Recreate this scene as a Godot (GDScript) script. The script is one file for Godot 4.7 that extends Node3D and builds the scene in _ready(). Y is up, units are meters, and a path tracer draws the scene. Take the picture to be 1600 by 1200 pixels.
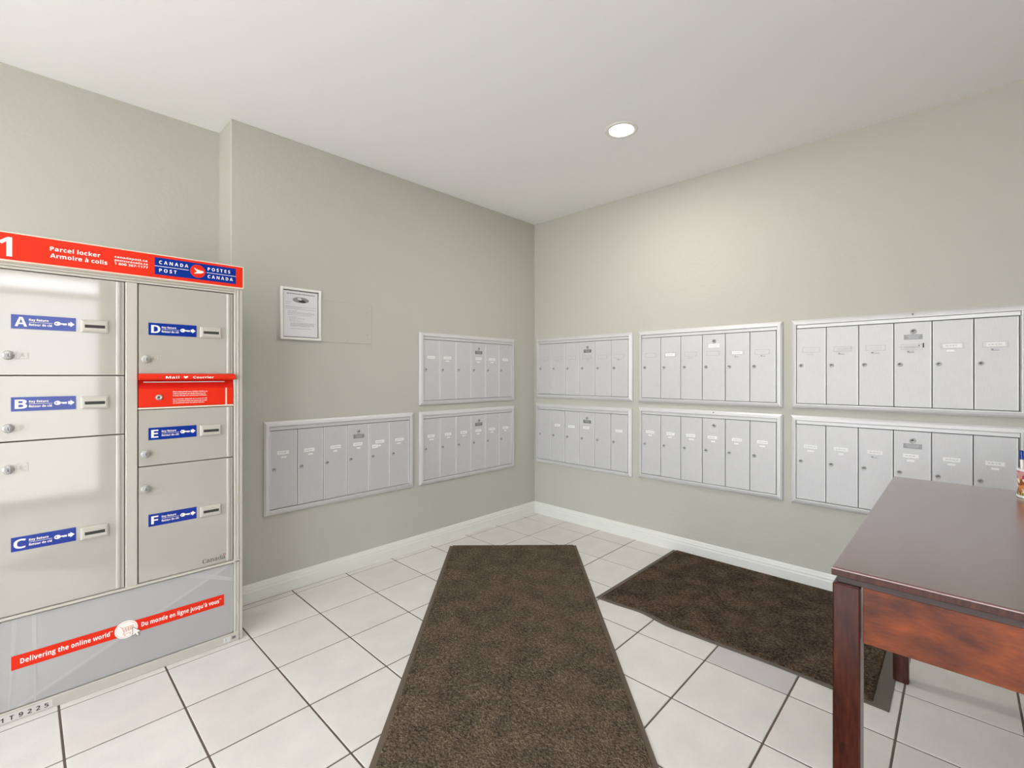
extends Node3D
# Mailroom lobby: x runs along the right wall, z along the left wall, the corner of the two is the origin.
const T := 0.305            # pitch of the floor tiles
const CEIL := 2.452
const F_PX := 730.32        # focal length in pixels of a 1600 x 1200 frame
const TAU_ := PI * 2.0

var M := {}
var used := {}
var rng := RandomNumberGenerator.new()
var base_y := {}

# ------------------------------------------------------------------ naming and tagging
func numbered(called: String) -> String:
	if not used.has(called):
		used[called] = 0
		return called
	used[called] += 1
	return "%s_%03d" % [called, used[called]]

func tag(o: Node, label := "", category := "", group := "", kind := "") -> Node:
	if label != "": o.set_meta("label", label)
	if category != "": o.set_meta("category", category)
	if group != "": o.set_meta("group", group)
	if kind != "": o.set_meta("kind", kind)
	return o

func base(called: String, at: Vector3, turn := 0.0) -> Node3D:
	var o := Node3D.new()
	o.name = numbered(called)
	add_child(o)
	o.position = at
	o.rotation.y = turn
	return o

func put(called: String, mesh: Mesh, parent: Node, at := Vector3.ZERO) -> MeshInstance3D:
	var o := MeshInstance3D.new()
	o.mesh = mesh
	o.name = numbered(called) if parent == self else called
	parent.add_child(o, true)
	o.position = at
	o.cast_shadow = GeometryInstance3D.SHADOW_CASTING_SETTING_ON
	return o

# ------------------------------------------------------------------ mesh building
class MB:
	var st := {}
	var order := []
	func s(m: Material) -> SurfaceTool:
		if not st.has(m):
			var t := SurfaceTool.new()
			t.begin(Mesh.PRIMITIVE_TRIANGLES)
			st[m] = t
			order.append(m)
		return st[m]
	func tri(m: Material, a: Vector3, b: Vector3, c: Vector3, n: Vector3, g := -1) -> void:
		var t: SurfaceTool = s(m)
		var pts := [a, b, c]
		if (b - a).cross(c - a).dot(n) > 0.0: pts = [a, c, b]
		for p in pts:
			t.set_smooth_group(g)
			t.add_vertex(p)
	func quad(m: Material, a: Vector3, b: Vector3, c: Vector3, d: Vector3, n: Vector3, g := -1) -> void:
		tri(m, a, b, c, n, g)
		tri(m, a, c, d, n, g)
	func box(m: Material, lo: Vector3, hi: Vector3, bev := 0.0) -> void:
		var c := (lo + hi) * 0.5
		var h := (hi - lo) * 0.5
		var e: float = min(bev, min(h.x, min(h.y, h.z)) * 0.9)
		for ax in 3:
			var u := (ax + 1) % 3
			var v := (ax + 2) % 3
			for sg in [-1.0, 1.0]:
				var p := []
				for q in [[-1, -1], [1, -1], [1, 1], [-1, 1]]:
					var w := Vector3.ZERO
					w[ax] = sg * h[ax]
					w[u] = q[0] * (h[u] - e)
					w[v] = q[1] * (h[v] - e)
					p.append(c + w)
				var n := Vector3.ZERO
				n[ax] = sg
				quad(m, p[0], p[1], p[2], p[3], n)
		if e <= 0.0: return
		for ax in 3:                       # the chamfers along each axis
			var u := (ax + 1) % 3
			var v := (ax + 2) % 3
			for su in [-1.0, 1.0]:
				for sv in [-1.0, 1.0]:
					var p := []
					for q in [[-1.0, 0], [1.0, 0], [1.0, 1], [-1.0, 1]]:
						var w := Vector3.ZERO
						w[ax] = q[0] * (h[ax] - e)
						w[u] = su * (h[u] - (e if q[1] == 1 else 0.0))
						w[v] = sv * (h[v] - (0.0 if q[1] == 1 else e))
						p.append(c + w)
					var n := Vector3.ZERO
					n[u] = su
					n[v] = sv
					quad(m, p[0], p[1], p[2], p[3], n)
		for sx in [-1.0, 1.0]:
			for sy in [-1.0, 1.0]:
				for sz in [-1.0, 1.0]:
					var sgn := Vector3(sx, sy, sz)
					var a := c + sgn * Vector3(h.x, h.y - e, h.z - e)
					var b := c + sgn * Vector3(h.x - e, h.y, h.z - e)
					var d := c + sgn * Vector3(h.x - e, h.y - e, h.z)
					tri(m, a, b, d, sgn)
	func lathe(m: Material, prof: Array, seg: int, xf := Transform3D(), g := 1) -> void:
		# prof: Vector2(radius, height), from the bottom up on the outside; axis = local y
		for i in prof.size() - 1:
			var p: Vector2 = prof[i]
			var q: Vector2 = prof[i + 1]
			if p.is_equal_approx(q): continue
			var nn := Vector2(q.y - p.y, -(q.x - p.x))
			for k in seg:
				var a0 := TAU * k / seg
				var a1 := TAU * (k + 1) / seg
				var d0 := Vector3(cos(a0), 0, sin(a0))
				var d1 := Vector3(cos(a1), 0, sin(a1))
				var dm := (d0 + d1) * 0.5
				var n := xf.basis * (dm * nn.x + Vector3.UP * nn.y)
				var A := xf * (d0 * p.x + Vector3.UP * p.y)
				var B := xf * (d1 * p.x + Vector3.UP * p.y)
				var C := xf * (d1 * q.x + Vector3.UP * q.y)
				var D := xf * (d0 * q.x + Vector3.UP * q.y)
				if p.x > 1e-6: tri(m, A, B, C, n, g)
				if q.x > 1e-6: tri(m, A, C, D, n, g)
	func poly(m: Material, pts: PackedVector2Array, z: float, depth := 0.0) -> void:
		# a flat outline in the xy plane whose front is at z, with side walls back to z - depth
		var idx := Geometry2D.triangulate_polygon(pts)
		for i in range(0, idx.size(), 3):
			var a := pts[idx[i]]
			var b := pts[idx[i + 1]]
			var c := pts[idx[i + 2]]
			tri(m, Vector3(a.x, a.y, z), Vector3(b.x, b.y, z), Vector3(c.x, c.y, z), Vector3(0, 0, 1))
		if depth > 0.0:
			var cw := Geometry2D.is_polygon_clockwise(pts)
			for i in pts.size():
				var a := pts[i]
				var b := pts[(i + 1) % pts.size()]
				var d := b - a
				var n := Vector3(d.y, -d.x, 0) * (-1.0 if cw else 1.0)
				quad(m, Vector3(a.x, a.y, z), Vector3(b.x, b.y, z), Vector3(b.x, b.y, z - depth), Vector3(a.x, a.y, z - depth), n)
	func rect(m: Material, x0: float, y0: float, x1: float, y1: float, z: float, depth := 0.0006, r := 0.0) -> void:
		var p := PackedVector2Array()
		if r <= 0.0:
			p = PackedVector2Array([Vector2(x0, y0), Vector2(x1, y0), Vector2(x1, y1), Vector2(x0, y1)])
		else:
			for q in [[x1 - r, y1 - r, 0.0], [x0 + r, y1 - r, PI / 2], [x0 + r, y0 + r, PI], [x1 - r, y0 + r, 1.5 * PI]]:
				for k in 5:
					var a: float = q[2] + PI / 2 * k / 4.0
					p.append(Vector2(q[0] + r * cos(a), q[1] + r * sin(a)))
		poly(m, p, z, depth)
	func disc(m: Material, cx: float, cy: float, r: float, z: float, depth := 0.0006, seg := 28, ry := -1.0) -> void:
		var p := PackedVector2Array()
		for k in seg:
			p.append(Vector2(cx + r * cos(TAU * k / seg), cy + (ry if ry > 0 else r) * sin(TAU * k / seg)))
		poly(m, p, z, depth)
	func mesh() -> ArrayMesh:
		var out: ArrayMesh = null
		for m in order:
			var t: SurfaceTool = st[m]
			t.generate_normals()
			t.set_material(m)
			out = t.commit(out) if out else t.commit()
		return out

func font(serif := false, weight := 700) -> SystemFont:
	var f := SystemFont.new()
	f.font_names = PackedStringArray(["Droid Serif" if serif else "Droid Sans"])
	f.font_weight = weight
	return f

var fonts := {}
func letters(words: String, key: String) -> Array:
	if not fonts.has(key):
		fonts[key] = font(key.begins_with("serif"), 400 if key.ends_with("regular") else 700)
	var tm := TextMesh.new()
	tm.font = fonts[key]
	tm.font_size = 64
	tm.pixel_size = 0.01
	tm.depth = 0.0
	tm.curve_step = 1.5
	tm.text = words
	var a := tm.get_mesh_arrays()
	var v: PackedVector3Array = a[Mesh.ARRAY_VERTEX]
	var idx: PackedInt32Array = a[Mesh.ARRAY_INDEX] if a[Mesh.ARRAY_INDEX] != null else PackedInt32Array()
	return [v, idx]

func write(mb: MB, m: Material, words: String, x0: float, y0: float, cap: float, z: float, width := -1.0, key := "sans", slant := 0.0) -> void:
	# lettering lying on a face: x0 left edge, y0 baseline, cap height, optional overall width
	if not base_y.has(key):
		var h: Array = letters("H", key)
		var lo := INF
		var hi := -INF
		for p in h[0]:
			lo = min(lo, p.y)
			hi = max(hi, p.y)
		base_y[key] = [lo, hi - lo]
	var got: Array = letters(words, key)
	var v: PackedVector3Array = got[0]
	var idx: PackedInt32Array = got[1]
	var xl := INF
	var xh := -INF
	for p in v:
		xl = min(xl, p.x)
		xh = max(xh, p.x)
	var sy: float = cap / base_y[key][1]
	var sx: float = width / (xh - xl) if width > 0.0 else sy
	var at := func(p: Vector3) -> Vector3:
		var y: float = (p.y - base_y[key][0]) * sy
		return Vector3(x0 + (p.x - xl) * sx + y * slant, y0 + y, z)
	var n := idx.size() if idx.size() > 0 else v.size()
	for i in range(0, n, 3):
		var a: Vector3 = at.call(v[idx[i]] if idx.size() else v[i])
		var b: Vector3 = at.call(v[idx[i + 1]] if idx.size() else v[i + 1])
		var c: Vector3 = at.call(v[idx[i + 2]] if idx.size() else v[i + 2])
		mb.tri(m, a, b, c, Vector3(0, 0, 1))

# ------------------------------------------------------------------ materials
func mat(col: Color, rough := 0.6, metal := 0.0, spec := 0.5) -> StandardMaterial3D:
	var m := StandardMaterial3D.new()
	m.albedo_color = col
	m.roughness = rough
	m.metallic = metal
	m.metallic_specular = spec
	return m

func c8(r: int, g: int, b: int) -> Color:
	return Color(r / 255.0, g / 255.0, b / 255.0)

func noise(freq: float, seed_: int, oct := 3) -> FastNoiseLite:
	var n := FastNoiseLite.new()
	n.seed = seed_
	n.frequency = freq
	n.noise_type = FastNoiseLite.TYPE_SIMPLEX_SMOOTH
	n.fractal_octaves = oct
	return n

var seam := {}
func tiled(n: FastNoiseLite, x: float, y: float, per: float) -> float:
	# seamless noise, repeating every per units in both directions
	var key := "%d %d" % [n.get_instance_id(), int(per)]
	if not seam.has(key): seam[key] = n.get_seamless_image(int(per), int(per), false, false, 0.2, false)
	var im: Image = seam[key]
	return im.get_pixel(posmod(int(x), int(per)), posmod(int(y), int(per))).r * 2.0 - 1.0

func picture(w: int, h: int, shade: Callable) -> ImageTexture:
	var im := Image.create(w, h, false, Image.FORMAT_RGB8)
	for y in h:
		for x in w:
			im.set_pixel(x, y, shade.call(x, y))
	return ImageTexture.create_from_image(im)

func tri_map(m: StandardMaterial3D, t: Texture2D, metres: float, world := false) -> void:
	m.albedo_texture = t
	m.albedo_color = Color.WHITE
	m.uv1_triplanar = true
	m.uv1_world_triplanar = world
	m.uv1_scale = Vector3.ONE / metres
	m.uv1_triplanar_sharpness = 8.0

func bumpy(freq: float, strength: float, seed_: int, size := 512) -> NoiseTexture2D:
	var t := NoiseTexture2D.new()
	t.width = size
	t.height = size
	t.seamless = true
	t.as_normal_map = true
	t.bump_strength = strength
	t.noise = noise(freq, seed_, 3)
	return t

func make_materials() -> void:
	var wall := mat(c8(190, 190, 179), 0.85, 0.0, 0.35)
	wall.normal_enabled = true
	wall.normal_texture = bumpy(0.03, 3.0, 3)
	wall.normal_scale = 0.18
	wall.uv1_triplanar = true
	wall.uv1_world_triplanar = true
	wall.uv1_scale = Vector3.ONE / 0.45
	M.wall = wall
	M.wall_low_bounce = mat(c8(128, 122, 110), 0.85, 0.0, 0.35)  # unseen side wall, darkened so less light bounces onto the left wall
	M.ceiling = mat(c8(245, 245, 244), 0.95, 0.0, 0.2)
	M.trim = mat(c8(226, 227, 219), 0.45)
	M.grout = mat(c8(98, 87, 78), 0.9)
	M.edge = mat(c8(160, 150, 142), 0.8)
	# glazed ceramic: a few tones, faint mottling
	var nt := noise(0.012, 21, 4)
	var tones := [c8(219, 216, 210), c8(216, 213, 207), c8(221, 218, 212), c8(218, 213, 207)]
	M.tiles = []
	for k in 4:
		var t: Color = tones[k]
		var tex := picture(128, 128, func(x: int, y: int) -> Color:
			var v := 1.0 + 0.030 * tiled(nt, x + k * 57.0, y, 128.0) + 0.012 * rng.randf_range(-1, 1)
			return Color(t.r * v, t.g * v, t.b * v))
		var m := mat(Color.WHITE, 0.36, 0.0, 0.5)
		tri_map(m, tex, 0.31)
		M.tiles.append(m)
	M.grey_tile = mat(c8(194, 192, 189), 0.6)  # greyer and rougher than the other tiles
	# carpet pile
	var lo := noise(0.012, 5, 3)
	var mid := noise(0.09, 6, 2)
	for spec in [["carpet", c8(97, 85, 71), 0.34, 0.18], ["carpet_dark", c8(84, 71, 59), 0.42, 0.26]]:
		var col: Color = spec[1]
		var amp: float = spec[2]
		var big: float = spec[3]
		var tex := picture(640, 640, func(x: int, y: int) -> Color:
			var v := 1.0 + big * tiled(lo, x, y, 640.0) + amp * 0.9 * tiled(mid, x * 1.0, y * 1.0, 640.0) + amp * 0.75 * rng.randf_range(-1, 1)
			if rng.randf() < 0.02: v += 0.55
			v = clampf(v, 0.25, 2.2)
			return Color(col.r * v, col.g * v, col.b * v))
		var m := mat(Color.WHITE, 1.0, 0.0, 0.1)
		tri_map(m, tex, 1.1)
		m.normal_enabled = true
		m.normal_texture = bumpy(0.2, 8.0, 9)
		m.normal_scale = 0.8
		M[spec[0]] = m
	M.rubber = mat(c8(98, 90, 82), 0.75)
	M.rubber_brown = mat(c8(96, 84, 71), 0.8)
	# wood of the table
	var wn := noise(0.02, 40, 4)
	var wf := noise(0.11, 41, 3)
	var dark := picture(256, 256, func(x: int, y: int) -> Color:
		var s := tiled(wn, x * 2.0, y * 0.5, 256.0) * 0.5 + tiled(wf, x * 2.0, y * 0.25, 256.0) * 0.4
		var v := clampf(0.5 + s, 0.0, 1.0)
		return c8(44, 20, 16).lerp(c8(84, 40, 29), v))
	M.wood = mat(Color.WHITE, 0.2, 0.0, 0.45)
	tri_map(M.wood, dark, 0.42)
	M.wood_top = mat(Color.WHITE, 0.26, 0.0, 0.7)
	var sheen_grain := picture(256, 256, func(x: int, y: int) -> Color:
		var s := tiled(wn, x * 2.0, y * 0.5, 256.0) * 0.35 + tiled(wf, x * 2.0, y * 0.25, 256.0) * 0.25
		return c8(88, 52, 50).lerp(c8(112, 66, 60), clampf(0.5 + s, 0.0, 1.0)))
	tri_map(M.wood_top, sheen_grain, 0.6)  # paler and pinker than the legs: part of the gloss sheen is painted in
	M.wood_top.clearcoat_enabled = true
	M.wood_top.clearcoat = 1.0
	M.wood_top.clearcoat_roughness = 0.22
	var fig := noise(0.010, 44, 3)
	var apron := picture(384, 384, func(x: int, y: int) -> Color:
		var s := tiled(fig, x, y * 2.0, 384.0) * 0.75 + tiled(wf, x * 0.5, y * 2.0, 384.0) * 0.25
		var v := clampf(0.52 + s, 0.0, 1.0)
		return c8(74, 34, 20).lerp(c8(136, 66, 28), v))
	M.apron = mat(Color.WHITE, 0.24, 0.0, 0.42)
	tri_map(M.apron, apron, 0.55)
	M.reveal = mat(c8(62, 50, 46), 0.6)
	# aluminium of the mailboxes: vertical brushing
	var br := noise(0.35, 50, 3)
	var brushed := picture(256, 256, func(x: int, y: int) -> Color:
		var v := 1.0 + 0.035 * tiled(br, x, y * 0.03125, 256.0) + 0.008 * rng.randf_range(-1, 1)
		return Color(0.81 * v, 0.81 * v, 0.808 * v))
	M.alu_door = mat(Color.WHITE, 0.55, 0.25)
	tri_map(M.alu_door, brushed, 0.16)
	M.alu = mat(c8(214, 214, 213), 0.45, 0.25)
	M.lit_fold = mat(c8(240, 240, 238), 0.4, 0.2)  # whiter than the other aluminium: edge highlights painted onto the door folds
	M.alu_back = mat(c8(96, 97, 98), 0.6, 0.3)
	M.lock = mat(c8(186, 186, 184), 0.3, 0.6)
	M.lock_dark = mat(c8(52, 50, 48), 0.5)
	M.paper = mat(c8(243, 243, 240), 0.8)
	M.paper_grey = mat(c8(208, 208, 207), 0.7)
	M.label_stock = mat(c8(206, 203, 196), 0.5)
	M.ink_pale = mat(c8(196, 196, 196), 0.8)
	M.plate = mat(c8(148, 148, 150), 0.5, 0.3)
	M.plate_dark = mat(c8(112, 112, 114), 0.5, 0.2)
	# parcel locker
	M.locker = mat(c8(194, 189, 178), 0.22)
	M.locker_door = mat(c8(183, 179, 169), 0.06, 0.0, 0.7)
	M.seam = mat(c8(70, 66, 60), 0.8)
	M.red = mat(c8(228, 44, 14), 0.4, 0.0, 0.35)
	M.red_deep = mat(c8(216, 30, 14), 0.5, 0.0, 0.3)
	M.white_ink = mat(c8(250, 244, 236), 0.5)
	M.sign_edge = mat(c8(244, 226, 206), 0.5)
	M.blue = mat(c8(14, 50, 146), 0.08, 0.0, 0.5)
	M.panel_grey = mat(c8(178, 177, 174), 0.1)
	M.ray = mat(c8(184, 183, 180), 0.1)
	M.ray_dark = mat(c8(171, 170, 168), 0.1)
	M.ink = mat(c8(48, 44, 42), 0.7)
	M.flag_red = mat(c8(150, 70, 62), 0.7)
	M.orange_line = mat(c8(214, 150, 120), 0.6)
	M.ghost = mat(c8(190, 185, 175), 0.4)
	# lamp
	M.lamp_white = mat(c8(236, 234, 228), 0.5)
	var bulb := mat(Color.WHITE, 0.4)
	bulb.emission_enabled = true
	bulb.emission = Color(1.0, 0.97, 0.92)
	bulb.emission_energy_multiplier = 6.0
	M.bulb = bulb
	var glass := mat(Color(0.96, 0.98, 0.97, 0.08), 0.02)
	glass.transparency = BaseMaterial3D.TRANSPARENCY_ALPHA
	M.glass = glass
	var tint := mat(Color(0.45, 0.47, 0.46, 0.3), 0.02)
	tint.transparency = BaseMaterial3D.TRANSPARENCY_ALPHA
	M.glass_tinted = tint
	M.frame_dark = mat(c8(86, 84, 80), 0.4, 0.5)
	M.concrete = mat(c8(168, 165, 158), 0.9)
	M.frame_silver = mat(c8(240, 240, 234), 0.4, 0.05)
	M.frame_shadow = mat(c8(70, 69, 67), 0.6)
	M.notice_glass = mat(c8(236, 237, 238), 0.25)

# ------------------------------------------------------------------ scene
func _ready() -> void:
	rng.seed = 7
	# camera
	var cam := Camera3D.new()
	cam.name = "camera"
	add_child(cam)
	cam.position = Vector3(2.6544, 1.1678, 2.9845)
	cam.rotation.y = 0.7602
	var near := 0.05
	cam.set_frustum(1200.0 / F_PX * near, Vector2(-10.75, -13.71) / F_PX * near, near, 60.0)
	cam.current = true
	# sky and exposure
	var we := WorldEnvironment.new()
	we.name = "world_environment"
	var env := Environment.new()
	var sky := Sky.new()
	var sm := ProceduralSkyMaterial.new()
	sm.sky_top_color = Color(0.89, 0.91, 0.96)
	sm.sky_horizon_color = Color(0.94, 0.95, 0.975)
	sm.ground_horizon_color = Color(0.94, 0.94, 0.945)
	sm.ground_bottom_color = Color(0.91, 0.905, 0.90)
	sm.sun_angle_max = 1.0
	sm.energy_multiplier = 17.0
	sky.sky_material = sm
	env.background_mode = Environment.BG_SKY
	env.sky = sky
	env.tonemap_mode = Environment.TONE_MAPPER_LINEAR
	env.tonemap_exposure = 0.54
	env.sdfgi_enabled = true
	env.ssao_enabled = true
	env.ssil_enabled = true
	we.environment = env
	add_child(we)
	make_materials()
	build_shell()
	build_floor()
	build_downlights()
	build_mats()
	build_mailboxes()
	build_locker()
	build_table()
	build_notice()
	build_cup()

# ------------------------------------------------------------------ room shell
const LAMPS := [Vector2(1.357, 0.842), Vector2(1.357, 3.35), Vector2(3.1, 3.35)]  # first lamp is in view; the others are added unseen for extra light
const LAMP_POWER := 2.2
const XR := 3.9    # inner face of the wall beside the camera
const ZB := 5.2    # inner face of the wall behind the camera

func struct(called: String, mb: MB) -> MeshInstance3D:
	var o := put(called, mb.mesh(), self)
	o.set_meta("kind", "structure")
	return o

func build_shell() -> void:
	var b := MB.new()
	b.box(M.wall, Vector3(-0.325, -0.1, -0.14), Vector3(0.0, CEIL, 2.283), 0.004)
	struct("wall_left", b)
	b = MB.new()
	b.box(M.wall, Vector3(-0.325, -0.1, 2.283), Vector3(-0.205, CEIL, ZB + 0.14))
	struct("wall_recess", b)
	b = MB.new()
	b.box(M.wall, Vector3(0.0, -0.1, -0.14), Vector3(XR + 0.14, CEIL, 0.0))
	struct("wall_right", b)
	# wall beside the camera, with a glazed door and a transom above it
	b = MB.new()
	var d0 := 2.46
	var d1 := 3.25
	b.box(M.wall_low_bounce, Vector3(XR, -0.1, 0.0), Vector3(XR + 0.14, CEIL, d0))
	b.box(M.wall_low_bounce, Vector3(XR, -0.1, d1), Vector3(XR + 0.14, CEIL, ZB))
	b.box(M.wall_low_bounce, Vector3(XR, 2.10, d0), Vector3(XR + 0.14, CEIL, d1))
	struct("wall_side", b)
	b = MB.new()
	for z in [d0 + 0.03, d1 - 0.03]:
		b.box(M.frame_dark, Vector3(XR + 0.03, 0, z - 0.03), Vector3(XR + 0.1, 2.10, z + 0.03), 0.003)
	for y in [0.05, 1.90, 2.075]:
		b.box(M.frame_dark, Vector3(XR + 0.03, y - 0.025 if y > 0.1 else 0.0, d0 + 0.06), Vector3(XR + 0.1, y + 0.025, d1 - 0.06), 0.003)
	var door := struct("door_1", b)
	b = MB.new()
	b.box(M.glass_tinted, Vector3(XR + 0.062, 0.075, d0 + 0.06), Vector3(XR + 0.068, 1.875, d1 - 0.06))
	put("pane", b.mesh(), door)
	b = MB.new()
	b.box(M.glass, Vector3(XR + 0.062, 1.925, d0 + 0.06), Vector3(XR + 0.068, 2.05, d1 - 0.06))
	put("pane", b.mesh(), door)
	# wall behind the camera with the glazed entrance
	b = MB.new()
	var w0 := 0.3
	var w1 := 3.5
	var wh := 2.25
	b.box(M.wall, Vector3(-0.205, -0.1, ZB), Vector3(w0, CEIL, ZB + 0.14))
	b.box(M.wall, Vector3(w1, -0.1, ZB), Vector3(XR + 0.14, CEIL, ZB + 0.14))
	b.box(M.wall, Vector3(w0, wh, ZB), Vector3(w1, CEIL, ZB + 0.14))
	struct("wall_back", b)
	b = MB.new()
	for k in 4:
		var x := lerpf(w0 + 0.03, w1 - 0.03, k / 3.0)
		b.box(M.frame_dark, Vector3(x - 0.03, 0, ZB + 0.03), Vector3(x + 0.03, wh, ZB + 0.1), 0.003)
	for k in 3:
		var xa := lerpf(w0 + 0.03, w1 - 0.03, k / 3.0) + 0.03
		var xb := lerpf(w0 + 0.03, w1 - 0.03, (k + 1) / 3.0) - 0.03
		b.box(M.frame_dark, Vector3(xa, 0, ZB + 0.03), Vector3(xb, 0.08, ZB + 0.1), 0.003)
		b.box(M.frame_dark, Vector3(xa, wh - 0.06, ZB + 0.03), Vector3(xb, wh, ZB + 0.1), 0.003)
	var win := struct("window_1", b)
	for k in 3:
		var g := MB.new()
		var xa := lerpf(w0 + 0.03, w1 - 0.03, k / 3.0) + 0.03
		var xb := lerpf(w0 + 0.03, w1 - 0.03, (k + 1) / 3.0) - 0.03
		g.box(M.glass, Vector3(xa, 0.08, ZB + 0.062), Vector3(xb, wh - 0.06, ZB + 0.068))
		put("pane", g.mesh(), win)
	# ceiling with round holes for the recessed lamps
	var ceil := CSGCombiner3D.new()
	ceil.name = "ceiling"
	ceil.set_meta("kind", "structure")
	add_child(ceil)
	var slab := CSGBox3D.new()
	slab.name = "slab"
	slab.size = Vector3(XR + 0.465, 0.16, ZB + 0.28)
	slab.position = Vector3((XR + 0.14 - 0.325) * 0.5, CEIL + 0.08, (ZB) * 0.5)
	slab.material = M.ceiling
	ceil.add_child(slab)
	for p in LAMPS:
		var h := CSGCylinder3D.new()
		h.name = "lamp_hole"
		h.operation = CSGShape3D.OPERATION_SUBTRACTION
		h.radius = 0.076
		h.height = 0.30
		h.sides = 48
		h.position = Vector3(p.x, CEIL + 0.05, p.y)
		h.material = M.ceiling
		ceil.add_child(h, true)
	# baseboards: stepped colonial profile (depth, height), mitred in the corner
	var prof := [Vector2(0.0, 0.0), Vector2(0.014, 0.0), Vector2(0.014, 0.056), Vector2(0.011, 0.062), Vector2(0.011, 0.072), Vector2(0.008, 0.078), Vector2(0.006, 0.088), Vector2(0.003, 0.094), Vector2(0.0, 0.095)]
	b = MB.new()
	sweep_base(b, prof, false, 2.283)
	struct("baseboard_left", b)
	b = MB.new()
	sweep_base(b, prof, true, XR)
	struct("baseboard_right", b)

func sweep_base(b: MB, prof: Array, right: bool, to: float) -> void:
	for i in prof.size() - 1:
		var p: Vector2 = prof[i]
		var q: Vector2 = prof[i + 1]
		var n2 := Vector2(q.y - p.y, -(q.x - p.x))
		var a := Vector3(p.x, p.y, p.x)
		var c := Vector3(q.x, q.y, q.x)
		var a2 := Vector3(to, p.y, p.x) if right else Vector3(p.x, p.y, to)
		var c2 := Vector3(to, q.y, q.x) if right else Vector3(q.x, q.y, to)
		var n := Vector3(0, n2.y, n2.x) if right else Vector3(n2.x, n2.y, 0)
		b.quad(M.trim, a, a2, c2, c, n)
	var cap := PackedVector2Array(prof)
	var idx := Geometry2D.triangulate_polygon(cap)
	for i in range(0, idx.size(), 3):
		var p := []
		for k in 3:
			var v := cap[idx[i + k]]
			p.append(Vector3(to, v.y, v.x) if right else Vector3(v.x, v.y, to))
		b.tri(M.trim, p[0], p[1], p[2], Vector3(1, 0, 0) if right else Vector3(0, 0, 1))

func build_floor() -> void:
	var b := MB.new()
	b.box(M.grout, Vector3(-0.325, -0.12, -0.14), Vector3(XR + 0.14, -0.0022, ZB + 0.14))
	var fl := struct("floor", b)
	var phi := -0.0039
	var a0 := 0.1701 * T
	var b0 := -0.4622 * T
	var cache := {}
	var g := 0.0032
	for P in range(-2, 14):
		for Q in range(0, 18):
			var x0 := maxf(P * T, -a0 + 0.004) if P < 0 else P * T
			var x1 := (P + 1) * T
			var z0 := maxf(Q * T, -b0 + 0.004)
			var z1 := (Q + 1) * T
			if P == -2:
				continue
			if P == -1 and z0 > 2.283 + 0.1: x0 = -a0 - 0.2 + 0.006
			x1 = minf(x1, XR - a0 - 0.02)
			z1 = minf(z1, ZB - b0 - 0.02)
			if x1 - x0 < 0.02 or z1 - z0 < 0.02: continue
			var hx := (x1 - x0) * 0.5 - g
			var hz := (z1 - z0) * 0.5 - g
			var key := "%.3f %.3f" % [hx, hz]
			if not cache.has(key):
				cache[key] = []
				for k in 4:
					var t := MB.new()
					t.box(M.tiles[k], Vector3(-hx, -0.006, -hz), Vector3(hx, 0, hz), 0.0014)
					cache[key].append(t.mesh())
			var k := rng.randi() % 4
			var u := (x0 + x1) * 0.5
			var w := (z0 + z1) * 0.5
			var tile := put("tile", cache[key][k], fl, Vector3(a0 + u * cos(phi) - w * sin(phi), 0, b0 + u * sin(phi) + w * cos(phi)))
			tile.rotation.y = -phi
			if P == 6 and Q == 3:
				tile.material_override = M.grey_tile

func build_downlights() -> void:
	var tl := MB.new()
	tl.lathe(M.lamp_white, [Vector2(0.0655, 0.0), Vector2(0.0655, -0.004), Vector2(0.080, -0.004), Vector2(0.085, -0.0015), Vector2(0.085, 0.0)], 48)
	var trim := tl.mesh()
	var bf := MB.new()
	bf.lathe(M.lamp_white, [Vector2(0.050, 0.060), Vector2(0.0655, 0.0), Vector2(0.070, 0.0), Vector2(0.054, 0.064)], 48)
	var baffle := bf.mesh()
	var bu := MB.new()
	bu.lathe(M.bulb, [Vector2(0.0, -0.0050), Vector2(0.030, -0.0042), Vector2(0.052, -0.0015), Vector2(0.0635, 0.004)], 40)
	bu.lathe(M.bulb, [Vector2(0.0635, 0.004), Vector2(0.045, 0.05), Vector2(0.0, 0.056)], 40)
	var bulb := bu.mesh()
	for i in LAMPS.size():
		var at := Vector3(LAMPS[i].x, CEIL, LAMPS[i].y)
		var o := base("recessed_downlight", at)
		put("trim_ring", trim, o)
		put("baffle", baffle, o)
		put("bulb", bulb, o)
		tag(o, ["round white recessed downlight glowing in the ceiling", "added unseen recessed downlight in the ceiling near the glazed entrance, on the locker side", "added unseen recessed downlight in the ceiling right beside the glazed side door"][i], "ceiling light")
		var l := AreaLight3D.new()
		l.name = "downlight_beam"
		add_child(l, true)
		l.position = at + Vector3(0, -0.008, 0)
		l.rotation.x = -PI / 2
		l.area_size = Vector2(0.11, 0.11)
		l.light_color = Color(1.0, 0.985, 0.965)
		l.light_energy = LAMP_POWER * (1.0 if i == 0 else 0.55)
		l.area_range = 12.0
		l.area_attenuation = 2.0
		l.shadow_enabled = true

# ------------------------------------------------------------------ mats
func mat_surface(mb: MB, m: Material, w: float, l: float, y: float, nx: int, nz: int, bend: Callable) -> void:
	for i in nx:
		for k in nz:
			var p := []
			for q in [[i, k], [i + 1, k], [i + 1, k + 1], [i, k + 1]]:
				var v := Vector3(w * q[0] / nx, y, l * q[1] / nz)
				p.append(bend.call(v))
			mb.quad(m, p[0], p[1], p[2], p[3], Vector3.UP, 1)

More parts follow.
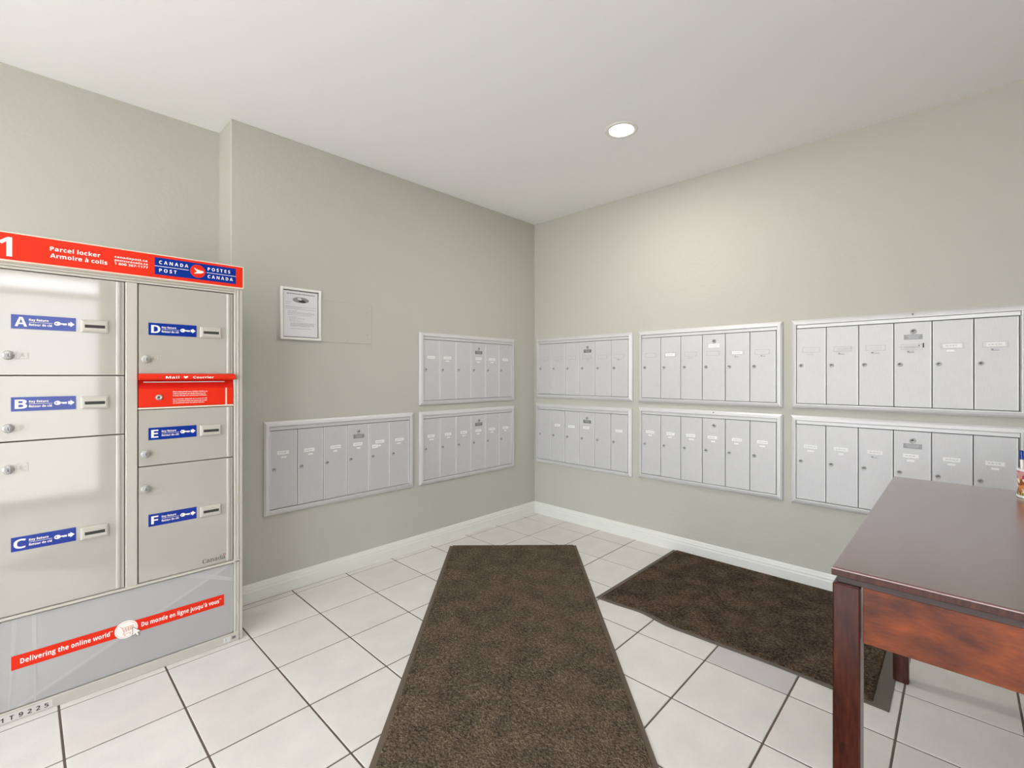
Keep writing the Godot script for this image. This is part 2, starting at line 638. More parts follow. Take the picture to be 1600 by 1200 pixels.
func slab_mat(called: String, w: float, l: float, pile: Material, border: Material, bw: Array, at: Vector3, turn: float, bend: Callable) -> Node3D:
	# bw: border widths at x = 0, x = w, z = 0, z = l
	var o := base(called, at, turn)
	var nx := int(w / 0.03)
	var nz := int(l / 0.03)
	var b := MB.new()
	mat_surface(b, border, w, l, 0.004, nx, nz, bend)
	for i in nx:
		for s in [0.0, l]:
			var a: Vector3 = bend.call(Vector3(w * i / nx, 0.004, s))
			var c: Vector3 = bend.call(Vector3(w * (i + 1) / nx, 0.004, s))
			b.quad(border, a, c, Vector3(c.x, 0.0004, c.z), Vector3(a.x, 0.0004, a.z), Vector3(0, 0, 1 if s > 0 else -1))
	for k in nz:
		for s in [0.0, w]:
			var a: Vector3 = bend.call(Vector3(s, 0.004, l * k / nz))
			var c: Vector3 = bend.call(Vector3(s, 0.004, l * (k + 1) / nz))
			b.quad(border, a, c, Vector3(c.x, 0.0004, c.z), Vector3(a.x, 0.0004, a.z), Vector3(1 if s > 0 else -1, 0, 0))
	put("rubber_border", b.mesh(), o)
	b = MB.new()
	var x0: float = bw[0]
	var x1: float = w - bw[1]
	var z0: float = bw[2]
	var z1: float = l - bw[3]
	var inner := func(v: Vector3) -> Vector3:
		return bend.call(Vector3(x0 + v.x, v.y, z0 + v.z))
	var iw := x1 - x0
	var il := z1 - z0
	mat_surface(b, pile, iw, il, 0.0095, nx, nz, inner)
	for i in nx:
		for s in [0.0, il]:
			var a: Vector3 = inner.call(Vector3(iw * i / nx, 0.0095, s))
			var c: Vector3 = inner.call(Vector3(iw * (i + 1) / nx, 0.0095, s))
			var dz: float = 0.003 if s > 0 else -0.003
			b.quad(pile, a, c, c + Vector3(0, -0.0055, dz), a + Vector3(0, -0.0055, dz), Vector3(0, 0.3, dz))
	for k in nz:
		for s in [0.0, iw]:
			var a: Vector3 = inner.call(Vector3(s, 0.0095, il * k / nz))
			var c: Vector3 = inner.call(Vector3(s, 0.0095, il * (k + 1) / nz))
			var dx: float = 0.003 if s > 0 else -0.003
			b.quad(pile, a, c, c + Vector3(dx, -0.0055, 0), a + Vector3(dx, -0.0055, 0), Vector3(dx, 0.3, 0))
	put("pile", b.mesh(), o)
	return o

func build_mats() -> void:
	# runner: its far end has corners (0.1185, 0.9995) and (0.7341, 0.3977); it runs on under the camera
	var A := Vector3(0.1185, 0, 0.9995)
	var Bq := Vector3(0.7341, 0, 0.3977)
	var w := A.distance_to(Bq)
	var dirx := (Bq - A) / w
	var turn := atan2(-dirx.z, dirx.x)
	var flat := func(v: Vector3) -> Vector3: return v
	var m := slab_mat("carpet_runner", w, 3.0, M.carpet, M.rubber_brown, [0.022, 0.022, 0.004, 0.02], A, turn, flat)
	tag(m, "long brown carpet runner laid diagonally across the tiles towards the corner", "floor mat")
	var wavy := func(v: Vector3) -> Vector3:
		var e := clampf((v.z - 0.6) / 0.32, 0.0, 1.0)
		var s: float = 0.016 * exp(-pow((v.x - 0.245) / 0.09, 2.0)) - 0.008 * exp(-pow((v.x - 0.40) / 0.08, 2.0)) + 0.005 * sin(v.x * 9.0)
		return v + Vector3(0, 0, -s * e)
	m = slab_mat("door_mat", 1.21, 0.915, M.carpet_dark, M.rubber, [0.026, 0.05, 0.004, 0.022], Vector3(1.253, 0, 0.0165), 0.0055, wavy)
	tag(m, "dark brown floor mat with grey rubber edge lying along the right baseboard by the table", "floor mat")

# ------------------------------------------------------------------ mailboxes
const BW := 0.9155
const BH := 0.494
const PITCH := 0.1427
const D0 := 0.0270   # left edge of the first door
var parts := {}

func mailbox_meshes() -> void:
	var b := MB.new()
	# bezel: profile (inset, height off the wall), mitred round the four sides
	var prof := [Vector2(0.0, 0.0), Vector2(0.0, 0.0085), Vector2(0.0015, 0.010), Vector2(0.010, 0.0155), Vector2(0.022, 0.0185), Vector2(0.026, 0.0185), Vector2(0.0275, 0.017), Vector2(0.0275, 0.004)]
	for i in prof.size() - 1:
		var p: Vector2 = prof[i]
		var q: Vector2 = prof[i + 1]
		var n2 := Vector2(-(q.y - p.y), q.x - p.x)   # along inset, along z
		for s in 4:
			var pa := bezel_pt(p, s)
			var pb := bezel_pt(p, (s + 1) % 4)
			var qa := bezel_pt(q, s)
			var qb := bezel_pt(q, (s + 1) % 4)
			var inward: Vector3 = [Vector3(0, 1, 0), Vector3(-1, 0, 0), Vector3(0, -1, 0), Vector3(1, 0, 0)][s]
			b.quad(M.alu, pa, pb, qb, qa, inward * n2.x + Vector3(0, 0, n2.y))
	parts.frame = b.mesh()
	b = MB.new()
	b.box(M.alu_back, Vector3(0.026, 0.026, 0.0005), Vector3(BW - 0.026, BH - 0.026, 0.004))
	parts.back = b.mesh()
	b = MB.new()
	b.box(M.alu, Vector3(0.029, 0.4475, 0.004), Vector3(BW - 0.029, 0.4655, 0.0125), 0.001)
	parts.rail = b.mesh()
	b = MB.new()
	b.box(M.alu, Vector3(0.8855, 0.0285, 0.004), Vector3(0.8872, 0.446, 0.0125), 0.0004)
	parts.jamb = b.mesh()
	# door, origin at its lower left corner: flat panel with a raised hinge fold on each side
	b = MB.new()
	var dw := PITCH - 0.0034
	var dh := 0.444 - 0.0305
	b.box(M.alu_door, Vector3(0, 0, 0.004), Vector3(dw, dh, 0.0105), 0.0012)
	b.box(M.lit_fold, Vector3(dw - 0.0046, 0.001, 0.0105), Vector3(dw - 0.0008, dh - 0.001, 0.0135), 0.0012)
	b.box(M.lit_fold, Vector3(0.0008, 0.001, 0.0105), Vector3(0.0034, dh - 0.001, 0.0120), 0.0008)
	parts.door = b.mesh()
	var turn := Transform3D(Basis(Vector3.RIGHT, PI / 2), Vector3.ZERO)
	b = MB.new()
	b.lathe(M.lock, [Vector2(0.0105, 0.0), Vector2(0.0105, 0.003), Vector2(0.0085, 0.0055), Vector2(0.0065, 0.0055), Vector2(0.006, 0.0045), Vector2(0.0, 0.0045)], 24, turn)
	b.box(M.lock_dark, Vector3(-0.0008, -0.0042, 0.0040), Vector3(0.0008, 0.0042, 0.0050))
	b.box(M.lock_dark, Vector3(-0.0058, -0.0010, 0.0040), Vector3(0.0058, 0.0010, 0.0048))
	parts.lock = b.mesh()
	b = MB.new()
	b.lathe(M.lock, [Vector2(0.0125, 0.0), Vector2(0.0125, 0.003), Vector2(0.010, 0.006), Vector2(0.0075, 0.006), Vector2(0.007, 0.0048), Vector2(0.0, 0.0048)], 28, turn)
	b.disc(M.lock_dark, 0, 0, 0.0036, 0.0053, 0.001, 16)
	parts.master = b.mesh()

func bezel_pt(p: Vector2, s: int) -> Vector3:
	var x: float = [p.x, BW - p.x, BW - p.x, p.x][s]
	var y: float = [p.x, p.x, BH - p.x, BH - p.x][s]
	return Vector3(x, y, p.y)

func name_label(w: float, bright: int, holder: bool) -> MB:
	var b := MB.new()
	var h := 0.0185
	if holder:
		b.rect(M.plate, -0.040, -0.0135, 0.040, 0.0135, 0.0005, 0.0005)
		b.rect(M.alu_door, -0.039, -0.0125, 0.039, 0.0125, 0.0008, 0.0003)
	var m: Material = [M.paper, M.paper_grey, M.alu_door][bright]
	b.rect(m, -w / 2, -h / 2, w / 2, h / 2, 0.0014, 0.0012)
	# faint illegible typing
	var x := -w / 2 + 0.008
	while x < w / 2 - 0.014:
		var l := rng.randf_range(0.006, 0.013)
		b.rect(M.ink_pale, x, -0.0022, minf(x + l, w / 2 - 0.006), 0.0018, 0.0016, 0.0002)
		x += l + 0.003
	return b

func make_unit(label: String, at: Vector3, turn: float, look: Dictionary) -> Node3D:
	var o := base("mailbox_unit", at, turn)
	tag(o, label, "mailbox", "six-door aluminium mailbox units")
	put("frame", parts.frame, o)
	put("back_panel", parts.back, o)
	put("top_rail", parts.rail, o)
	put("side_jamb", parts.jamb, o)
	for k in 6:
		var d := put("door", parts.door, o, Vector3(D0 + k * PITCH + 0.0017, 0.0305, 0))
		put("lock", parts.lock, d, Vector3(0.0215, 0.2095, 0.0105))
		var style: String = look.doors[k]     # P white paper, G greyed, N no paper, each with a lower case n when there is no number
		var i := "PGN".find(style[0])
		var dx := rng.randf_range(-0.004, 0.004)
		var lw := rng.randf_range(0.056, 0.066)
		put("name_label", name_label(lw, i, look.holder).mesh(), d, Vector3(0.0665 + dx, 0.2945 + rng.randf_range(-0.001, 0.001), 0.0105))
		if not style.ends_with("n"):
			var b := MB.new()
			var nw := rng.randf_range(0.022, 0.034)
			b.rect(M.ink_pale if style.ends_with("d") else [M.paper, M.paper_grey, M.ink_pale][i], -nw / 2, -0.0045, nw / 2, 0.0045, 0.0008, 0.0008)
			if style.ends_with("d"):
				b.rect(M.plate_dark, -nw / 2, -0.0045, nw / 2, -0.003, 0.001, 0.0002)
				b.rect(M.plate_dark, -nw / 2, -0.001, -nw / 5, 0.0035, 0.001, 0.0002)
			put("number_label", b.mesh(), d, Vector3(0.066 + rng.randf_range(-0.004, 0.004), 0.2705, 0.0105))
		if k == 3:
			put("master_lock", parts.master, d, Vector3(0.0715, 0.370, 0.0105))
			var b := MB.new()
			var pm: Material = M[look.plate]
			b.rect(pm, -0.035, -0.012, 0.035, 0.012, 0.001, 0.001)
			var light: Material = M.paper_grey if look.plate != "paper" else M.ink_pale
			for r in 3:
				b.rect(light, -0.026 + r * 0.004, 0.0055 - r * 0.006, 0.026 - r * 0.003, 0.0070 - r * 0.006, 0.0012, 0.0002)
			put("postal_plate", b.mesh(), d, Vector3(0.0715, 0.342, 0.0105))
		if look.has("sticker") and look.sticker == k:
			var b := MB.new()
			b.rect(M.paper, -0.018, -0.011, 0.018, 0.011, 0.001, 0.001)
			b.rect(M.ink_pale, -0.010, -0.002, 0.010, 0.001, 0.0012, 0.0002)
			put("paper_sticker", b.mesh(), d, Vector3(0.034, 0.269, 0.0105))
		if look.has("mark") and look.mark == k:
			var b := MB.new()
			b.rect(M.lock_dark, 0.0, -0.011, 0.005, 0.011, 0.001, 0.001)
			b.rect(M.lock_dark, -0.016, -0.002, -0.012, 0.003, 0.001, 0.001)
			put("tape_mark", b.mesh(), d, Vector3(0.107, 0.300, 0.0112))
	if look.has("screw"):
		var b := MB.new()
		b.disc(M.plate_dark, 0, 0, 0.0042, 0.0012, 0.001, 14)
		put("screw", b.mesh(), o, Vector3(0.527, BH - 0.011, 0.0155))
	return o

func build_mailboxes() -> void:
	mailbox_meshes()
	var g := 0.0006
	var left := PI / 2
	make_unit("aluminium mailbox bank alone and low on left wall, below the framed notice", Vector3(g, 0.4277, 2.1345), left, {"doors": ["P", "P", "P", "P", "P", "P"], "plate": "plate", "holder": false, "sticker": 4})
	make_unit("upper of the two stacked aluminium mailbox banks on the left wall beside the corner", Vector3(g, 0.9657, 1.1715), left, {"doors": ["Pn", "P", "G", "P", "P", "Pn"], "plate": "plate_dark", "holder": false})
	make_unit("lower of the two stacked aluminium mailbox banks on the left wall beside the corner", Vector3(g, 0.4265, 1.1715), left, {"doors": ["P", "P", "P", "P", "P", "P"], "plate": "plate_dark", "holder": false})
	make_unit("upper aluminium mailbox bank of the right wall's column touching the corner", Vector3(0.0285, 0.9815, g), 0.0, {"doors": ["N", "N", "G", "N", "Gn", "Gd"], "plate": "plate_dark", "holder": true})
	make_unit("lower aluminium mailbox bank of the right wall's column touching the corner", Vector3(0.0245, 0.4372, g), 0.0, {"doors": ["Nn", "Pn", "Pn", "Pn", "Gn", "Pn"], "plate": "plate_dark", "holder": false})
	make_unit("upper aluminium mailbox bank in the middle column of the right wall", Vector3(0.9906, 0.9807, g), 0.0, {"doors": ["Gn", "Pn", "N", "G", "Pd", "Gd"], "plate": "paper", "holder": true})
	make_unit("lower aluminium mailbox bank in middle column of the right wall above the floor mat", Vector3(0.9906, 0.4504, g), 0.0, {"doors": ["P", "P", "P", "P", "P", "P"], "plate": "paper_grey", "holder": false, "screw": true})
	make_unit("upper aluminium mailbox bank in right column of right wall, screw showing on its top edge", Vector3(1.949, 0.9816, g), 0.0, {"doors": ["N", "Gd", "Nd", "Gd", "P", "Pd"], "plate": "plate", "holder": true, "mark": 3, "screw": true})
	make_unit("lower aluminium mailbox bank on right wall partly hidden behind the wooden table", Vector3(1.947, 0.4492, g), 0.0, {"doors": ["P", "P", "Pd", "P", "P", "P"], "plate": "plate", "holder": false})

# ------------------------------------------------------------------ parcel locker
func key_label(letter: String) -> MB:
	# origin lower left, 0.159 x 0.048
	var b := MB.new()
	b.rect(M.blue, 0, 0, 0.159, 0.048, 0.0012, 0.0012)
	write(b, M.white_ink, letter, 0.0085 if letter != "C" else 0.006, 0.0085, 0.031, 0.0016, 0.0225 if letter in ["E", "F"] else 0.029)
	write(b, M.white_ink, "Key Return", 0.042, 0.0285, 0.0078, 0.0016, 0.047)
	b.rect(M.white_ink, 0.042, 0.0236, 0.099, 0.0246, 0.0016, 0.0003)
	write(b, M.white_ink, "Retour de clé", 0.042, 0.012, 0.0078, 0.0016, 0.056)
	# key pictogram and arrow
	b.disc(M.white_ink, 0.1115, 0.0245, 0.0085, 0.0016, 0.0003, 20, 0.0072)
	b.disc(M.blue, 0.1085, 0.0245, 0.0022, 0.0019, 0.0003, 12)
	b.rect(M.white_ink, 0.118, 0.0222, 0.1355, 0.0268, 0.0016, 0.0003)
	for k in 3:
		b.rect(M.white_ink, 0.125 + k * 0.0038, 0.0200, 0.1272 + k * 0.0038, 0.0222, 0.0016, 0.0003)
	b.poly(M.white_ink, PackedVector2Array([Vector2(0.1385, 0.0195), Vector2(0.1445, 0.0195), Vector2(0.1445, 0.0150), Vector2(0.1555, 0.0245), Vector2(0.1445, 0.0340), Vector2(0.1445, 0.0295), Vector2(0.1385, 0.0295)]), 0.0016, 0.0003)
	return b

func build_locker() -> void:
	var o := base("parcel_locker", Vector3(0.335, 0, 3.09), PI / 2)
	tag(o, "tall beige parcel locker with red header sign and six lettered doors", "parcel locker")
	var W := 0.765
	var back := -0.535
	var b := MB.new()
	# carcass and front frame
	b.box(M.locker, Vector3(0.004, 0.0, back), Vector3(W - 0.004, 1.552, -0.020), 0.002)
	b.box(M.seam, Vector3(0.036, 0.03, -0.020), Vector3(0.735, 1.53, -0.0185))
	put("cabinet_body", b.mesh(), o)
	b = MB.new()
	b.box(M.locker, Vector3(0.0, 0.0, -0.02), Vector3(0.038, 1.545, 0.0), 0.002)
	b.box(M.locker, Vector3(0.3635, 0.352, -0.02), Vector3(0.4005, 1.5255, 0.0), 0.003)
	b.box(M.locker, Vector3(0.730, 0.0, -0.02), Vector3(0.742, 1.545, 0.0), 0.002)
	b.box(M.locker, Vector3(0.7425, 0.0, -0.02), Vector3(0.7505, 1.545, 0.001), 0.0018)
	b.box(M.locker, Vector3(0.751, 0.0, -0.02), Vector3(W, 1.545, -0.001), 0.0025)
	b.box(M.locker, Vector3(0.038, 1.5255, -0.02), Vector3(0.730, 1.5345, 0.0005), 0.0015)
	b.box(M.locker, Vector3(0.038, 1.535, -0.02), Vector3(0.730, 1.5425, 0.0035), 0.002)
	b.box(M.locker, Vector3(0.0, 1.543, -0.02), Vector3(W, 1.551, 0.001), 0.0015)
	b.box(M.locker, Vector3(0.0, 0.347, -0.02), Vector3(0.757, 0.3565, 0.006), 0.0025)
	b.box(M.seam, Vector3(0.735, 0.3490, 0.0055), Vector3(0.750, 0.3525, 0.0064))
	b.box(M.locker, Vector3(0.0, 0.0, -0.02), Vector3(0.7505, 0.0395, 0.002), 0.0015)
	put("frame", b.mesh(), o)
	# header sign
	b = MB.new()
	b.box(M.sign_edge, Vector3(-0.002, 1.549, -0.02), Vector3(W + 0.002, 1.6468, 0.012), 0.003)
	b.rect(M.red, 0.0, 1.5535, W - 0.004, 1.6425, 0.0126, 0.0006, 0.004)
	put_label(put("header_sign", b.mesh(), o), "red header sign with white lettering")
	var sign_: Node = o.get_node("header_sign")
	b = MB.new()
	var z := 0.0131
	write(b, M.white_ink, "1", 0.040, 1.5645, 0.064, z, 0.0305)
	write(b, M.white_ink, "Parcel locker", 0.160, 1.6025, 0.0142, z, 0.131)
	write(b, M.white_ink, "Armoire à colis", 0.1605, 1.5785, 0.0142, z, 0.150)
	write(b, M.white_ink, "canadapost.ca", 0.331, 1.6090, 0.0078, z, 0.097)
	write(b, M.white_ink, "postescanada.ca", 0.331, 1.5965, 0.0078, z, 0.098)
	write(b, M.white_ink, "1 800 267-1177", 0.331, 1.5835, 0.0082, z, 0.099)
	put("lettering", b.mesh(), sign_)
	b = MB.new()
	z = 0.0132
	b.rect(M.blue, 0.451, 1.5662, 0.734, 1.6332, z, 0.0006)
	b.rect(M.white_ink, 0.451, 1.5985, 0.734, 1.6003, z + 0.0003, 0.0003)
	write(b, M.white_ink, "C A N A D A", 0.465, 1.6088, 0.0130, z + 0.0004, 0.096)
	write(b, M.white_ink, "P O S T", 0.465, 1.5772, 0.0130, z + 0.0004, 0.057)
	write(b, M.white_ink, "P O S T E S", 0.629, 1.6088, 0.0130, z + 0.0004, 0.083)
	write(b, M.white_ink, "C A N A D A", 0.629, 1.5772, 0.0130, z + 0.0004, 0.093)
	b.disc(M.blue, 0.594, 1.5997, 0.0315, z + 0.0005, 0.0003, 36)
	b.disc(M.red, 0.594, 1.5997, 0.0268, z + 0.0007, 0.0003, 36)
	# wing pictogram: two swept feathers meeting at a point
	b.poly(M.white_ink, PackedVector2Array([Vector2(0.5795, 1.6135), Vector2(0.5925, 1.6065), Vector2(0.6120, 1.6025), Vector2(0.6165, 1.5985), Vector2(0.6060, 1.5925), Vector2(0.5800, 1.5888), Vector2(0.5905, 1.5970)]), z + 0.0010, 0.0003)
	put("emblem_plate", b.mesh(), sign_)
	# doors: [letter, x0, x1, y0, y1, label y, lock xy, embossed]
	var turn := Transform3D(Basis(Vector3.RIGHT, PI / 2), Vector3.ZERO)
	var lk := MB.new()
	lk.lathe(M.locker, [Vector2(0.0155, 0.0), Vector2(0.0155, 0.004), Vector2(0.0145, 0.005)], 28, turn)
	lk.lathe(M.lock, [Vector2(0.0145, 0.004), Vector2(0.0138, 0.010), Vector2(0.0120, 0.0112), Vector2(0.0, 0.0112)], 28, turn)
	lk.box(M.lock_dark, Vector3(-0.0009, -0.005, 0.0108), Vector3(0.0009, 0.005, 0.0116))
	lk.box(M.lock_dark, Vector3(-0.0009, -0.005, 0.0108), Vector3(0.0024, -0.0032, 0.0116))
	var lock := lk.mesh()
	var sl := MB.new()
	sl.box(M.locker, Vector3(0, 0, 0), Vector3(0.077, 0.046, 0.0055), 0.003)
	sl.box(M.locker, Vector3(0.005, 0.005, 0.005), Vector3(0.072, 0.041, 0.008), 0.002)
	sl.box(M.lock_dark, Vector3(0.011, 0.0165, 0.0075), Vector3(0.0665, 0.0265, 0.0083))
	sl.box(M.seam, Vector3(0.0105, 0.0262, 0.0075), Vector3(0.067, 0.0275, 0.0086))
	var slot := sl.mesh()
	var spec := [
		["A", 0.041, 0.3608, 1.1683, 1.5228, 1.3255, Vector2(0.061, 1.2350), Vector2(0.080, 1.2235)],
		["B", 0.041, 0.3608, 0.9450, 1.1650, 1.0455, Vector2(0.061, 0.9890), Vector2(0.080, 0.980)],
		["C", 0.041, 0.3608, 0.3585, 0.9415, 0.5715, Vector2(0.061, 0.8510), Vector2(0.080, 0.842)],
		["D", 0.4035, 0.7270, 1.1735, 1.5225, 1.3268, Vector2(0.4265, 1.2310), Vector2(0.4445, 1.2210)],
		["E", 0.4035, 0.7270, 0.8115, 1.0315, 0.9120, Vector2(0.4245, 0.8600), Vector2.ZERO],
		["F", 0.4035, 0.7270, 0.3585, 0.8080, 0.5708, Vector2(0.4245, 0.7220), Vector2.ZERO]]
	for s in spec:
		b = MB.new()
		var x0: float = s[1]
		var x1: float = s[2]
		var y0: float = s[3]
		var y1: float = s[4]
		b.box(M.locker_door, Vector3(x0, y0, -0.018), Vector3(x1, y1, -0.002), 0.0016)
		# rolled edge down the opening side
		var roll := []
		for k in 9:
			var a := PI * k / 8.0
			roll.append(Vector2(-cos(a) * 0.0075, sin(a) * 0.0030))
		for k in 8:
			var p: Vector2 = roll[k]
			var q: Vector2 = roll[k + 1]
			var cx := x1 - 0.0165
			var n := Vector3(p.x + q.x, 0, (p.y + q.y) * 4.0)
			b.quad(M.locker_door, Vector3(cx + p.x, y0 + 0.002, -0.002 + p.y), Vector3(cx + q.x, y0 + 0.002, -0.002 + q.y), Vector3(cx + q.x, y1 - 0.002, -0.002 + q.y), Vector3(cx + p.x, y1 - 0.002, -0.002 + p.y), n, 1)
		var d := put("door", b.mesh(), o)
		put("key_return_label", key_label(s[0]).mesh(), d, Vector3(x0 + (0.0265 if s[0] in ["A", "B", "C"] else 0.030), s[5], -0.002))
		put("key_slot", slot, d, Vector3(x0 + (0.1975 if s[0] in ["A", "B", "C"] else 0.2015), s[5] - (0.001 if s[0] != "C" else 0.003), -0.002))
		put("lock", lock, d, Vector3(s[6].x, s[6].y, -0.002))
		if s[7] != Vector2.ZERO:
			b = MB.new()
			b.rect(M.ghost, s[7].x, s[7].y, s[7].x + 0.028, s[7].y + 0.026, -0.0014, 0.0006)
			b.rect(M.locker_door, s[7].x + 0.001, s[7].y + 0.001, s[7].x + 0.027, s[7].y + 0.025, -0.0011, 0.0003)
			write(b, M.ghost, s[0], s[7].x + 0.0075, s[7].y + 0.005, 0.015, -0.0008, 0.013)
			put("embossed_tab", b.mesh(), d)
		if s[0] == "F":
			b = MB.new()
			write(b, M.ink, "Canada", 0.614, 0.3742, 0.0165, -0.0016, 0.083, "serif_regular")
			b.rect(M.flag_red, 0.6895, 0.3900, 0.6920, 0.3955, -0.0016, 0.0003)
			b.rect(M.flag_red, 0.6960, 0.3900, 0.6985, 0.3955, -0.0016, 0.0003)
			b.rect(M.flag_red, 0.6932, 0.3912, 0.6950, 0.3945, -0.0016, 0.0003)
			put("wordmark", b.mesh(), d)
	# outgoing mail slot, red
	b = MB.new()
	b.box(M.red_deep, Vector3(0.403, 1.036, -0.03), Vector3(0.7285, 1.1695, -0.016))
	b.box(M.red, Vector3(0.4035, 1.0420, -0.018), Vector3(0.6975, 1.1140, -0.001), 0.001)
	b.box(M.red, Vector3(0.7035, 1.0420, -0.018), Vector3(0.7275, 1.1140, -0.001), 0.001)
	b.box(M.sign_edge, Vector3(0.6975, 1.0400, -0.018), Vector3(0.7035, 1.1140, -0.0025))
	b.box(M.sign_edge, Vector3(0.402, 1.0345, -0.018), Vector3(0.7285, 1.0405, 0.001), 0.001)
	# the slanted throat between hood and panel
	b.quad(M.red_deep, Vector3(0.4035, 1.114, -0.002), Vector3(0.7275, 1.114, -0.002), Vector3(0.7275, 1.150, -0.014), Vector3(0.4035, 1.150, -0.014), Vector3(0, 0.4, 1))
	b.box(M.paper_grey, Vector3(0.4195, 1.1385, -0.014), Vector3(0.6965, 1.1425, -0.0085))
	var slot_unit := put("mail_slot", b.mesh(), o)
	put_label(slot_unit, "red outgoing mail slot with hood")
	b = MB.new()
	var hood := [Vector2(-0.018, 1.1735), Vector2(0.004, 1.1735), Vector2(0.014, 1.1710), Vector2(0.020, 1.1650), Vector2(0.022, 1.1570), Vector2(0.020, 1.1510), Vector2(0.014, 1.1490), Vector2(-0.018, 1.1490)]
	for k in hood.size() - 1:
		var p: Vector2 = hood[k]
		var q: Vector2 = hood[k + 1]
		var n := Vector3(0, -(q.x - p.x) * -1.0, 0) + Vector3(0, 0, -(q.y - p.y))
		b.quad(M.red, Vector3(0.4025, p.y, p.x), Vector3(0.7315, p.y, p.x), Vector3(0.7315, q.y, q.x), Vector3(0.4025, q.y, q.x), n, 1 if k > 0 and k < 6 else -1)
	for x in [0.4025, 0.7315]:
		for k in range(1, hood.size() - 1):
			b.tri(M.red, Vector3(x, hood[0].y, hood[0].x), Vector3(x, hood[k].y, hood[k].x), Vector3(x, hood[k + 1].y, hood[k + 1].x), Vector3(1 if x > 0.5 else -1, 0, 0))
	write(b, M.white_ink, "Mail", 0.485, 1.1548, 0.0090, 0.0228, 0.044)
	write(b, M.white_ink, "Courrier", 0.576, 1.1548, 0.0090, 0.0228, 0.073)
	b.poly(M.white_ink, PackedVector2Array([Vector2(0.5430, 1.1630), Vector2(0.5468, 1.1645), Vector2(0.5510, 1.1622), Vector2(0.5552, 1.1645), Vector2(0.5590, 1.1630), Vector2(0.5575, 1.1590), Vector2(0.5510, 1.1540), Vector2(0.5445, 1.1590)]), 0.0228, 0.0003)
	put("hood", b.mesh(), slot_unit)
	b = MB.new()
	var lines := ["Mail deposited here before 8:00 a.m.", "will be picked up daily Monday to", "Friday except for statutory holidays.", "Le courrier déposé ici avant 8 h 00", "sera ramassé tous les jours du lundi", "au vendredi sauf les jours fériés."]
	var wid := [0.120, 0.112, 0.117, 0.118, 0.117, 0.108]
	for k in 6:
		write(b, M.white_ink, lines[k], 0.512, 1.0985 - k * 0.0078 - (0.0062 if k > 2 else 0.0), 0.0044, -0.0006, wid[k])
	put("instructions", b.mesh(), slot_unit)
	var rl := MB.new()
	rl.lathe(M.lock, [Vector2(0.0115, 0.0), Vector2(0.0115, 0.003), Vector2(0.009, 0.0060), Vector2(0.006, 0.0060), Vector2(0.005, 0.0045), Vector2(0.0, 0.0045)], 28, turn)
	rl.disc(M.lock_dark, 0, 0, 0.0032, 0.0052, 0.001, 14)
	put("lock", rl.mesh(), slot_unit, Vector3(0.4670, 1.0795, -0.001))
	# lower panel with printed light rays and the slogan band
	b = MB.new()
	b.rect(M.panel_grey, 0.041, 0.0425, 0.7285, 0.3430, -0.003, 0.015, 0.008)
	var pz := -0.0026
	b.poly(M.ray_dark, PackedVector2Array([Vector2(0.10, 0.0435), Vector2(0.72, 0.044), Vector2(0.72, 0.335)]), pz + 0.0002)
	b.poly(M.ray, PackedVector2Array([Vector2(0.122, 0.0435), Vector2(0.126, 0.0435), Vector2(0.128, 0.342), Vector2(0.116, 0.342)]), pz + 0.0003)
	b.poly(M.ray, PackedVector2Array([Vector2(0.060, 0.0435), Vector2(0.064, 0.0435), Vector2(0.082, 0.342), Vector2(0.070, 0.342)]), pz + 0.0003)
	b.poly(M.ray, PackedVector2Array([Vector2(0.070, 0.0435), Vector2(0.088, 0.0435), Vector2(0.715, 0.338), Vector2(0.695, 0.338)]), pz + 0.0004)
	b.poly(M.ray, PackedVector2Array([Vector2(0.54, 0.340), Vector2(0.725, 0.268), Vector2(0.725, 0.282), Vector2(0.60, 0.340)]), pz + 0.0007)
	var panel := put("lower_panel", b.mesh(), o)
	b = MB.new()
	b.rect(M.red, 0.068, 0.1725, 0.6925, 0.2195, -0.0012, 0.0008)
	write(b, M.white_ink, "Delivering the online world", 0.089, 0.1885, 0.0165, -0.0008, 0.230)
	write(b, M.white_ink, "Du monde en ligne jusqu'à vous", 0.412, 0.1885, 0.0165, -0.0008, 0.262)
	write(b, M.white_ink, "TM", 0.3200, 0.2020, 0.0032, -0.0008, 0.0075)
	write(b, M.white_ink, "MC", 0.6755, 0.2020, 0.0032, -0.0008, 0.0075)
	put("slogan_band", b.mesh(), panel)
	b = MB.new()
	b.disc(M.white_ink, 0.3665, 0.1955, 0.0345, -0.0005, 0.0008, 40, 0.0330)
	b.disc(M.orange_line, 0.3665, 0.1955, 0.0305, -0.0003, 0.0002, 40, 0.0290)
	b.disc(M.white_ink, 0.3665, 0.1955, 0.0295, -0.0001, 0.0002, 40, 0.0280)
	var cz := 0.0002
	var line := func(p: Vector2, q: Vector2, t: float, m: Material, zz: float) -> void:
		var nn := (q - p).normalized().orthogonal() * t * 0.5
		b.poly(m, PackedVector2Array([p + nn, q + nn, q - nn, p - nn]), zz, 0.0002)
	for e in [[0.347, 0.211, 0.353, 0.207], [0.353, 0.207, 0.360, 0.187], [0.360, 0.187, 0.383, 0.191], [0.383, 0.191, 0.388, 0.205], [0.388, 0.205, 0.354, 0.204], [0.360, 0.187, 0.357, 0.179], [0.357, 0.179, 0.382, 0.182],
			[0.356, 0.198, 0.386, 0.200], [0.358, 0.193, 0.384, 0.195], [0.364, 0.204, 0.367, 0.188], [0.372, 0.204, 0.373, 0.189], [0.380, 0.205, 0.379, 0.190]]:
		line.call(Vector2(e[0], e[1]), Vector2(e[2], e[3]), 0.0016, M.orange_line, cz)
	b.disc(M.orange_line, 0.362, 0.1745, 0.0022, cz, 0.0002, 12)
